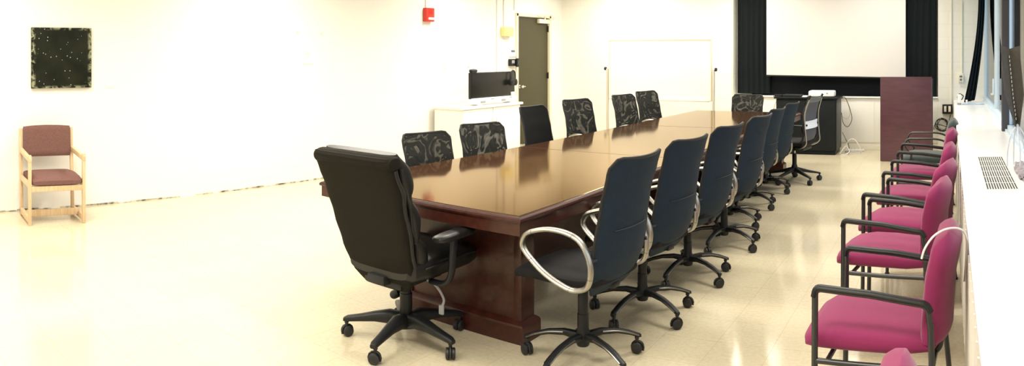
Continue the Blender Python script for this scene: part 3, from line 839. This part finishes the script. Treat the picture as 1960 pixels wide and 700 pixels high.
bc = thing('media_cabinet', 'black media cabinet below the projection screen', 'cabinet', (-2.16, 10.98, 0), 0)
MB().box((0, 0, .45), (.93, .50, .78), .004).build('body', M['bcab'], bc)
MB().box((0, -.01, .858), (.99, .55, .026), .004).build('top', M['bcab'], bc)
MB().box((0, .0, .03), (.90, .46, .06), .003).build('plinth', M['bcab'], bc)
MB().box((.468, .0, .45), (.010, .48, .77), .002).build('side_panel', M['bcabside'], bc)
for s in (-1, 1):
    dr = MB().box((s * .232, -.257, .44), (.452, .018, .74), .004).build('door', M['bcab'], bc)
    MB().tube(fillet([(s * .04, -.268, .52), (s * .04, -.285, .52), (s * .04, -.285, .62), (s * .04, -.268, .62)], .008), .004, 8).build('handle', M['bcabside'], dr)

pj = thing('projector', 'small white projector lying on the black cabinet', 'projector', (-1.94, 10.93, .871), R(3))
q = MB().rings([[Vector((x, y, z)) for x, y in rrect(.40 * k, .27 * k, .03)] for k, z in ((.95, .008), (1, .016), (1, .075), (.97, .09), (.9, .094))])
q.build('body', M['white'], pj)
q = MB(); q.lathe([(0, -.01), (.032, -.01), (.034, .0), (.030, .008), (.022, .008), (.02, .002), (0, .002)], 20, Matrix.Translation((.10, .137, .05)) @ Matrix.Rotation(R(-90), 4, 'X')); q.build('lens', M['black'], pj)
MB().box((.09, -.136, .06), (.03, .004, .014), .001).build('port', M['grey'], pj)
for x in (-.15, .15):
    for y in (-.08, .08): MB().lathe([(0, 0), (.014, 0), (.014, .01), (0, .01)], 10, Matrix.Translation((x, y, 0))).build('foot', M['black'], pj)
lp = thing('laptop', 'closed black laptop on the left end of the black cabinet', 'laptop', (-2.40, 10.90, .871), R(-3))
MB().box((0, 0, .011), (.29, .24, .016), .004).build('base', M['black'], lp)
MB().box((0, .004, .025), (.29, .24, .010), .004).build('lid', M['bcabside'], lp)
pp = MB()
for k in range(4): pp.box((-2.20 + .003 * k, 10.84 + .003 * k, .8728 + .004 * k), (.075, .16, .0036), 0, Matrix.Rotation(R(6 + 3 * k), 3, 'Z'))
tag(pp.build('paper_stack', M['paper']), 'thin stack of white papers beside the projector', 'papers')
ms = thing('cable_adapter', 'black cable adapter lying over the left edge of the black cabinet', 'adapter', (-2.605, 10.80, .871))
MB().box((0, 0, .018), (.12, .07, .034), .008).build('body', M['black'], ms)
MB().tube(spline([(-.05, 0, .02), (-.068, -.02, .022), (-.06, -.075, .006), (-.01, -.085, .006), (.03, -.06, .006)], 6), .004, 8).build('lead', M['cable'], ms)

# cables behind and beside the black cabinet
q = MB().tube(spline([(-1.66, 11.0, .84), (-1.60, 11.0, .86), (-1.54, 11.05, .72), (-1.50, 11.08, .52), (-1.56, 11.06, .40), (-1.63, 11.04, .46), (-1.655, 11.02, .62)], 8), .005, 8)
tag(q.build('black_cable', M['cable']), 'black cable looping down the right side of the black cabinet', 'cable')
q = MB().tube(spline([(-1.655, 11.1, .80), (-1.58, 11.12, .78), (-1.535, 11.12, .60), (-1.58, 11.1, .52), (-1.652, 11.1, .55)], 8), .004, 8)
tag(q.build('beige_cable', M['beigecable']), 'beige cable hanging in a short loop beside the black cabinet', 'cable')
q = MB().tube(spline([(-1.66, 11.16, .30), (-1.60, 11.1, .20), (-1.55, 11.1, .10), (-1.56, 11.1, .006), (-1.60, 11.06, .006)], 8), .005, 8)
tag(q.build('black_cable', M['cable']), 'black cable running from the black cabinet side down to the floor', 'cable')
q = MB().tube(spline([(-1.66, 10.97, .007), (-1.60, 10.98, .08), (-1.53, 10.99, .20), (-1.45, 11.0, .21), (-1.37, 11.0, .10), (-1.35, 11.01, .008), (-1.42, 11.06, .007), (-1.50, 11.08, .007)], 8), .006, 8)
tag(q.build('white_cable', M['whitecable']), 'white cable standing in an arch on the floor by the black cabinet', 'cable')
q = MB().tube(spline([(-1.65, 10.83, .007), (-1.60, 10.86, .09), (-1.555, 10.87, .12), (-1.51, 10.85, .05), (-1.55, 10.79, .007), (-1.62, 10.75, .007)], 8), .006, 8)
tag(q.build('white_cable', M['whitecable']), 'small coil of white cable at the foot of the black cabinet', 'cable')
ps = thing('power_strip', 'white power strip on the floor right of the black cabinet', 'power strip', (-1.47, 11.20, 0), R(8))
MB().box((0, 0, .02), (.30, .055, .038), .008).build('body', M['whitecable'], ps)
for k in range(5): MB().box((-.11 + .055 * k, 0, .0395), (.028, .03, .002), .0005).build('socket', M['grey'], ps)
q = MB().tube(spline([(-2.68, 11.2, .86), (-2.74, 11.15, .74), (-2.80, 11.1, .5), (-2.84, 11.0, .2), (-2.86, 10.9, .007)], 6), .006, 8)
tag(q.build('beige_cable', M['beigecable']), 'beige cable hanging behind the left end of the black cabinet', 'cable')

# projection screen and black drapes in the niche
ps = thing('projection_screen', 'large white projection screen hanging between two black drapes', 'projection screen', (-1.80, 11.30, 0))
g = [[(-1.125 + 2.25 * j / 12, .004 * math.sin(j), 1.185 - .03 * j / 12 + (2.86 - 1.185) * i / 6) for j in range(13)] for i in range(7)]
MB().sheet(g, .004).build('fabric', M['screen'], ps)
MB().tube([(-1.13, 0, 1.180), (1.13, 0, 1.150)], .012, 10).build('bottom_bar', M['black'], ps)
MB().box((0, .0, 2.92), (2.4, .11, .11), .02).build('case', M['white'], ps)
def drape(name, x0, x1, yc, z0, z1, folds, amp, label, x0b=None, x1b=None):
    x0b = x0 if x0b is None else x0b; x1b = x1 if x1b is None else x1b
    g = []
    nz, nx = 14, folds * 8 + 1
    for i in range(nz + 1):
        f = i / nz; z = z0 + (z1 - z0) * f; row = []
        for j in range(nx):
            u = j / (nx - 1)
            a = amp * (.75 + .25 * math.sin(3.1 * u * folds)) * (1 - .25 * f)
            e = f * f * (3 - 2 * f)
            row.append((x0b + (x0 - x0b) * e + ((x1b - x0b) * (1 - e) + (x1 - x0) * e) * u, yc + a * math.sin(2 * PI * folds * u + .35 * math.sin(4 * f)), z))
        g.append(row)
    return tag(MB().sheet(g, .006).build(name, M['blackcloth'], angle=60), label, 'curtain')
drape('black_curtain', -3.46, -2.90, YF + .07, .875, 2.95, 6, .020, 'black curtain hanging left of the projection screen')
drape('black_curtain', -.70, -.185, YF + .06, .856, 2.95, 5, .018, 'black curtain hanging right of the projection screen behind the lectern', x0b=-.75, x1b=-.19)
bp = MB().box((-1.85, YF + .135, 1.86), (2.75, .03, 2.02), .004)
tag(bp.build('blackout_board', M['blackpanel']), 'black board covering the window behind the projection screen', 'board')

# drape at the window end: narrow, gathered towards the sill
g = []
for i in range(25):
    f = i / 24; z = .808 + 2.05 * f; row = []
    e = min(1, f / .75); e = 1 - (1 - e) ** 1.7
    xa = .235 + (.455 - .235) * e; xb = .40 + (.556 - .40) * e
    if f < .06: xa += .0; 
    for j in range(25):
        u = j / 24
        row.append((xa + (xb - xa) * u, 10.86 + .16 * u + .022 * math.sin(2 * PI * 3 * u + f), z + (.03 * (u - .5) if i == 0 else 0)))
    g.append(row)
tag(MB().sheet(g, .006).build('black_curtain', M['blackcloth'], angle=60), 'narrow black curtain pulled aside in the far corner of the window', 'curtain')
tie = MB().tube(spline([(.225, 10.80, .90), (.17, 10.8, .93), (.135, 10.79, .89), (.15, 10.78, .845), (.20, 10.79, .85), (.225, 10.80, .90)], 6), .008, 8)
tag(tie.build('curtain_tieback', M['cable']), 'black tieback ring beside the narrow window curtain', 'tieback')

# ------------------------------------------------------------------ whiteboard on legs
wb = thing('whiteboard', 'white mobile whiteboard standing in front of the far wall', 'whiteboard', (-4.458, 10.45, 0))
MB().box((0, 0, 1.278), (1.74, .018, .93), .002).build('board', M['wbsurf'], wb)
f = MB()
for z in (.808, 1.75): f.box((0, 0, z), (1.76, .03, .022), .004)
for s in (-1, 1): f.box((s * .875, 0, 1.278), (.022, .03, .95), .004)
f.build('board_frame', M['wbframe'], wb)
MB().box((0, -.045, .80), (1.70, .07, .016), .004).build('pen_tray', M['alu'], wb)
for s in (-1, 1):
    lg = MB().box((s * .912, 0, .68), (.036, .036, 1.22), .004)
    lg.box((s * .912, 0, .06), (.04, .52, .035), .006)
    l = lg.build('leg', M['alu'], wb)
    MB().lathe([(0, -.01), (.026, -.01), (.03, 0), (.026, .02), (.012, .024), (0, .024)], 14, Matrix.Translation((s * .945, 0, 1.29)) @ Matrix.Rotation(R(90 * s), 4, 'Y')).build('pivot_knob', M['black'], l)
    for yy in (-.24, .24):
        c = caster_mesh(.02).build('caster', M['rubber'], l); c.location = (s * .912, yy, 0)

# ------------------------------------------------------------------ things on and by the left wall
def wall_thing(name, label, cat, y, z): return thing(name, label, cat, (XL, y, z))
pa = tag(MB().box((0, 0, 0), (.03, .63, .60), .003).build('painting', M['paint_board'], loc=(XL + .017, 2.361, 1.498)), 'square dark painting with pale specks and scraped edges on the left wall', 'painting')
tag(MB().box((0, 0, 0), (.004, .10, .07), .001).build('picture_label', M['paper'], loc=(XL + .003, 2.895, 1.225)), 'small white label on the wall right of the dark painting', 'label')
pp = wall_thing('notice', 'small pale notice sheet pinned to the left wall below two bits of tape', 'notice', 5.465, 1.49)
MB().box((.003, 0, 0), (.003, .155, .165)).build('sheet', M['paper'], pp)
q = MB()
for z, w_ in ((.065, .085), (.04, .085), (0.0, .07)): q.box((.0052, -.02, z), (.001, w_, .008))
q.box((.0052, 0, -.075), (.001, .14, .006)); q.build('faded_lines', M['straw'], pp)
tag(MB().box((0, 0, 0), (.004, .035, .025), .001).build('tape_scrap', M['straw'], loc=(XL + .003, 5.30, 1.79)), 'left scrap of tape on the wall above the notice', 'tape')
tag(MB().box((0, 0, 0), (.004, .035, .025), .001).build('tape_scrap', M['straw'], loc=(XL + .003, 5.683, 1.783)), 'right scrap of tape on the wall above the notice', 'tape')

al = wall_thing('fire_alarm', 'red fire alarm with a white strobe high on the left wall', 'alarm', 7.63, 2.085)
MB().box((.035, 0, 0), (.07, .175, .195), .012).build('housing', M['red'], al)
MB().box((.075, .01, -.055), (.03, .13, .035), .012).build('strobe', M['lens'], al)
q = MB()
for k in range(5): q.box((.071, -.04 + .02 * k, .045), (.004, .008, .07), .001)
q.build('horn_grille', M['red'], al)
tag(MB().tube([(XL + .012, 7.60, 2.185), (XL + .012, 7.60, 3.04)], .011, 10).build('conduit', M['white']), 'white conduit rising from the red fire alarm', 'conduit')
yb = wall_thing('junction_box', 'pale yellow box at the end of a conduit left of the door', 'box', 9.55, 1.892)
MB().box((.04, 0, 0), (.08, .27, .15), .012).build('housing', M['yellow'], yb)
MB().box((.082, 0, 0), (.006, .22, .11), .003).build('cover', M['yellow'], yb)
tag(MB().tube([(XL + .012, 9.50, 1.965), (XL + .012, 9.50, 3.04)], .012, 10).build('conduit', M['white']), 'white conduit rising from the pale yellow box', 'conduit')
tag(MB().tube([(XL + .012, 9.31, .85), (XL + .012, 9.31, 3.04)], .010, 10).build('conduit', M['white']), 'long white conduit running down the wall behind the wide black screen', 'conduit')
tag(MB().tube([(XL + .012, 9.80, 2.25), (XL + .012, 9.80, 3.04)], .009, 10).build('conduit', M['white']), 'short white conduit above the left door jamb', 'conduit')
sg = wall_thing('door_sign', 'small cream notice left of the door above the black wall phone', 'sign', 9.745, 1.545)
MB().box((.006, 0, 0), (.010, .19, .13), .002).build('plate', M['paper'], sg)
MB().box((.012, .01, .03), (.002, .11, .035), .0005).build('faded_print', M['greymesh'], sg)
ph = wall_thing('wall_phone', 'black wall phone left of the door', 'phone', 9.73, 1.388)
MB().box((.03, 0, 0), (.06, .20, .115), .01).build('body', M['black'], ph)
q = MB(); q.box((.075, .05, -.005), (.035, .05, .14), .014); q.box((.085, .05, .05), (.03, .06, .04), .012); q.box((.085, .05, -.055), (.03, .06, .04), .012)
q.build('handset', M['black'], ph)
MB().box((.062, -.04, .012), (.004, .08, .05), .002).build('keypad', M['grey'], ph)
ls = wall_thing('light_switch', 'pale light switch on the left wall above the white cabinet', 'light switch', 8.59, 1.393)
MB().box((.004, 0, 0), (.008, .075, .12), .003).build('plate', M['white'], ls); MB().box((.010, 0, 0), (.010, .012, .025), .002).build('toggle', M['ivory'], ls)
ls = wall_thing('light_switch', 'pale switch plate on the left wall farther left of the white cabinet', 'light switch', 8.03, 1.38)
MB().box((.004, 0, 0), (.008, .09, .12), .003).build('plate', M['white'], ls); MB().box((.010, 0, 0), (.010, .014, .03), .002).build('toggle', M['ivory'], ls)

cb = thing('low_cabinet', 'low white cabinet against the left wall carrying the wide black screen', 'cabinet', (-6.47, 8.44, 0))
MB().box((0, 0, .42), (.50, 1.42, .70), .004).build('body', M['white'], cb)
MB().box((.01, 0, .775), (.56, 1.50, .034), .005).build('top', M['white'], cb)
for s in (-1, 1):
    dd = MB().box((.257, s * .355, .42), (.018, .69, .66), .004).build('door', M['white'], cb)
    MB().tube(fillet([(.268, s * .05, .50), (.29, s * .05, .50), (.29, s * .05, .60), (.268, s * .05, .60)], .008), .005, 8).build('handle', M['alu'], dd)
MB().box((-.01, 0, .035), (.44, 1.38, .07), .003).build('plinth', M['ivory'], cb)

tv = thing('display', 'wide black flat display with a white lower deck on the low white cabinet', 'display', (-6.30, 8.56, .792))
MB().box((0, 0, .285), (.05, 1.07, .345), .008).build('screen', M['display'], tv)
MB().box((-.005, 0, .285), (.045, 1.10, .375), .010).build('bezel', M['black'], tv)
dk = MB().box((.02, 0, .065), (.10, 1.07, .080), .008).build('deck', M['white'], tv)
for y_, z_, a_, b_ in ((-.33, .05, .12, .028), (.18, .055, .11, .03), (-.1, .085, .09, .012), (.36, .088, .07, .012)): MB().box((.072, y_, z_), (.004, a_, b_), .001).build('port', M['grey'], dk)
for s in (-1, 1): MB().box((.0, s * .4, .013), (.16, .06, .026), .006).build('foot', M['white'], tv)
MB().box((.03, .48, .135), (.012, .10, .05), .004).build('remote_sensor', M['white'], tv)
hs = thing('headset', 'black headset hanging over the right corner of the wide black display', 'headset', (-6.243, 9.0, 1.10))
q = MB().tube(spline([(.0, -.055, .03), (.0, -.06, .11), (.0, -.03, .165), (.0, .02, .175), (.0, .06, .14), (.0, .065, .05)], 6), .010, 8); q.build('headband', M['black'], hs)
for s in (-1, 1): MB().lathe([(0, -.022), (.04, -.022), (.052, -.01), (.052, .012), (.035, .022), (0, .022)], 18, Matrix.Translation((.022 if s < 0 else .005, s * .055, .0)) @ Matrix.Rotation(R(90), 4, 'Y')).build('earcup', M['black'], hs)
q = MB().rings([superring((.0, y_, 0), (1, 0, 0), (0, 0, 1), a, a * .8, 2.4, 16) for y_, a in ((-.075, .012), (-.06, .03), (0, .035), (.06, .03), (.075, .012))])
wcam = tag(q.build('webcam', M['black'], loc=(-6.30, 8.09, 1.288)), 'small black camera on the left top corner of the wide black display', 'camera')

# ------------------------------------------------------------------ far right wall and the sill
ob = thing('outlet_box', 'black double outlet box low on the far wall above a coiled cable', 'outlet', (-.017, YF, .66))
MB().box((0, -.035, 0), (.16, .07, .15), .008).build('housing', M['black'], ob)
for s in (-1, 1): MB().box((s * .034, -.072, .005), (.036, .006, .09), .004).build('socket', M['ivory'], ob)
tag(MB().tube([(.045, YF - .014, .735), (.045, YF - .014, 3.04)], .013, 10).build('conduit', M['ivory']), 'cream conduit rising from the black outlet box', 'conduit')
ob = thing('outlet_box', 'cream outlet box at eye level on the far wall left of the window curtain', 'outlet', (.195, YF, 1.155))
MB().box((0, -.03, 0), (.085, .06, .14), .01).build('housing', M['ivory'], ob)
MB().box((0, -.062, .02), (.04, .006, .03), .003).box((0, -.062, -.03), (.03, .006, .03), .003).build('socket', M['greymesh'], ob)
tag(MB().tube([(.211, YF - .014, 1.225), (.211, YF - .014, 3.04)], .014, 10).build('conduit', M['ivory']), 'cream conduit rising from the cream outlet box', 'conduit')
q = MB(); rnd = random.Random(3); pts = []
for k in range(64):
    a = 2 * PI * k / 16; r_ = .085 + .016 * math.sin(k * .7) + .004 * (k // 16)
    pts.append((-.10 + r_ * math.cos(a), YF - .02 - .0035 * (k // 16) - .004 * math.sin(k), .41 + r_ * 1.02 * math.sin(a)))
q.tube(spline([(.03, YF - .03, .57), (.02, YF - .04, .52)] + pts + [(-.20, YF - .02, .42), (-.235, YF - .02, .33)], 3), .006, 8)
tag(q.build('coiled_cable', M['cable']), 'black cable coiled on the far wall behind the grey-green chair', 'cable')

pb = thing('power_adapter', 'white and grey power adapter standing at the far end of the window sill', 'adapter', (.155, 10.35, SZ))
MB().box((0, 0, .085), (.055, .06, .13), .008).build('body', M['white'], pb)
MB().box((0, 0, .014), (.058, .064, .028), .004).build('base', M['grey'], pb)
q = MB().tube(spline([(.20, 10.40, .806), (.26, 10.38, .806), (.33, 10.42, .806), (.42, 10.36, .806), (.52, 10.40, .806)], 6), .005, 8)
tag(q.build('blue_cable', M['blueplastic']), 'pale blue cable lying on the sill beside the power adapter', 'cable')
q = MB().box((.265, 10.52, .83), (.03, .05, .06), .006)
tag(q.build('plug', M['white']), 'small white plug on the far end of the window sill', 'plug')

vg = thing('vent_grille', 'white louvred vent grille set in the window sill', 'vent', (.297, 4.54, SZ))
gx, gy = .19, 1.24
f = MB()
for s in (-1, 1): f.box((s * gx / 2, 0, .001), (.008, gy, .006), .001); f.box((0, s * gy / 2, .001), (gx + .008, .008, .006), .001)
f.build('frame', M['steelgrille'], vg)
MB().box((0, 0, .0006), (gx, gy, .0008)).build('slot_shade', M['ventdark'], vg)  # dark sheet stands in for the shade inside the vent slots
f = MB()
for k in range(13): f.box((-gx / 2 + gx * (k + .5) / 13, 0, .002), (.0056, gy, .0045))
for k in range(1, 6): f.box((0, -gy / 2 + gy * k / 6, .0010), (gx, .010, .002))
f.build('louvre', M['steelgrille'], vg)

sl = thing('sculpture', 'dark folded sculpture on thin wire legs standing on the window sill', 'sculpture', (.455, 4.62, SZ))
def leafpoint(u, v):
    # u across (-1..1), v up (0..1): a folded standing leaf, pointed below
    wd = .062 * min(1, .22 + 1.9 * v) * (1.0)
    fold = .035 * (1 - abs(u)) 
    return Vector((-.030 + u * wd + .018 * (1 - v) - .03 * v, -.03 + fold + .25 * u * wd, .275 + .50 * v + (.02 * abs(u) if v > .9 else 0)))
g = [[leafpoint(-1 + j / 4, i / 12) for j in range(9)] for i in range(13)]
lf = MB().sheet(g, .006).build('leaf', M['sculpt'], sl, angle=25)
sx = MB()
for k in range(16):
    p = leafpoint(-.15, .10 + .85 * k / 16) + Vector((0, -.012, 0)); sx.box(p, (.004, .010, .016), .001)
sx.build('stitching', M['stitch'], lf)
q = MB()
for k, (dx, dy) in enumerate(((-.075, -.02), (-.03, .05), (.0, -.07), (.04, .04), (.07, -.03))):
    q.tube(spline([(-.012, -.02, .29), (dx * .6 - .01, dy * .6 - .01, .22), (dx, dy, .12), (dx * 1.05, dy * 1.05, .02)], 5), .0045, 8)
q.build('wire_leg', M['lilac'], sl)
b = bmesh.new(); bmesh.ops.create_icosphere(b, subdivisions=5, radius=1)
for p in b.verts:
    n_ = noise.fractal(p.co * 3.2, 1, 2, 5) ; n2 = noise.noise(p.co * 14)
    r_ = 1 + .22 * n_ + .12 * n2
    p.co = Vector((p.co.x * .062 * r_ + .026, p.co.y * .40 * r_ - .20, max(.0, (p.co.z * .020 * r_ + .010 + .006 * n2))))
b.verts.index_update()
q = MB().add([p.co for p in b.verts], [[v.index for v in f.verts] for f in b.faces]); b.free()
q.build('mossy_base', M['moss'], sl, angle=180)

# ------------------------------------------------------------------ light
world = bpy.data.worlds.new('overcast_sky'); sc.world = world
world.use_nodes = True
bg = world.node_tree.nodes['Background']
bg.inputs['Color'].default_value = (.86, .94, 1.0, 1); bg.inputs['Strength'].default_value = 1.7

def lamp(x, y, e, sx=1.2, sy=.6):
    l = bpy.data.lights.new('unseen_ceiling_lamp', 'AREA'); l.shape = 'RECTANGLE'; l.size = sx; l.size_y = sy
    l.energy = e; l.color = (1.0, .94, .83); l.spread = R(150)
    o = bpy.data.objects.new('unseen_ceiling_lamp', l); COL.objects.link(o); o.location = (x, y, ZC - .03)
for x in (-5.3, -3.1, -.9):
    for y, k_ in ((-2.2, .8), (1.2, 1), (4.6, 1), (8.0, .9), (10.3, .62)):  # unseen lamps; the farthest row is added to brighten the far wall
        lamp(x, y, (76 if x < -5 else 57) * k_ * (1.35 if y > 9 and x < -2 else 1))

# ------------------------------------------------------------------ camera: a sweep panorama, so a cylindrical lens
cam = bpy.data.cameras.new('camera'); co = bpy.data.objects.new('camera', cam); COL.objects.link(co)
F, VP, YH = 1375.0, 1815.5, 100.7
co.location = (0, 0, 1.55); co.rotation_euler = (R(90), 0, -(980 - VP) / F)
cam.type = 'PANO'
cy = cam if hasattr(cam, 'panorama_type') else cam.cycles
cy.panorama_type = 'CENTRAL_CYLINDRICAL'
cy.central_cylindrical_range_u_min = -980 / F; cy.central_cylindrical_range_u_max = 980 / F
cy.central_cylindrical_range_v_min = -(700 - YH) / F; cy.central_cylindrical_range_v_max = YH / F
cy.central_cylindrical_radius = 1.0
cam.clip_start = .02; cam.clip_end = 200
sc.camera = co

vs = sc.view_settings
vs.view_transform = 'Standard'; vs.look = 'None'; vs.gamma = 1.0; vs.use_curve_mapping = False
vs.exposure = 0.0
sc.cycles.use_denoising = True
sc.cycles.max_bounces = 8; sc.cycles.diffuse_bounces = 5; sc.cycles.glossy_bounces = 4; sc.cycles.transparent_max_bounces = 12
sc.cycles.sample_clamp_indirect = 8
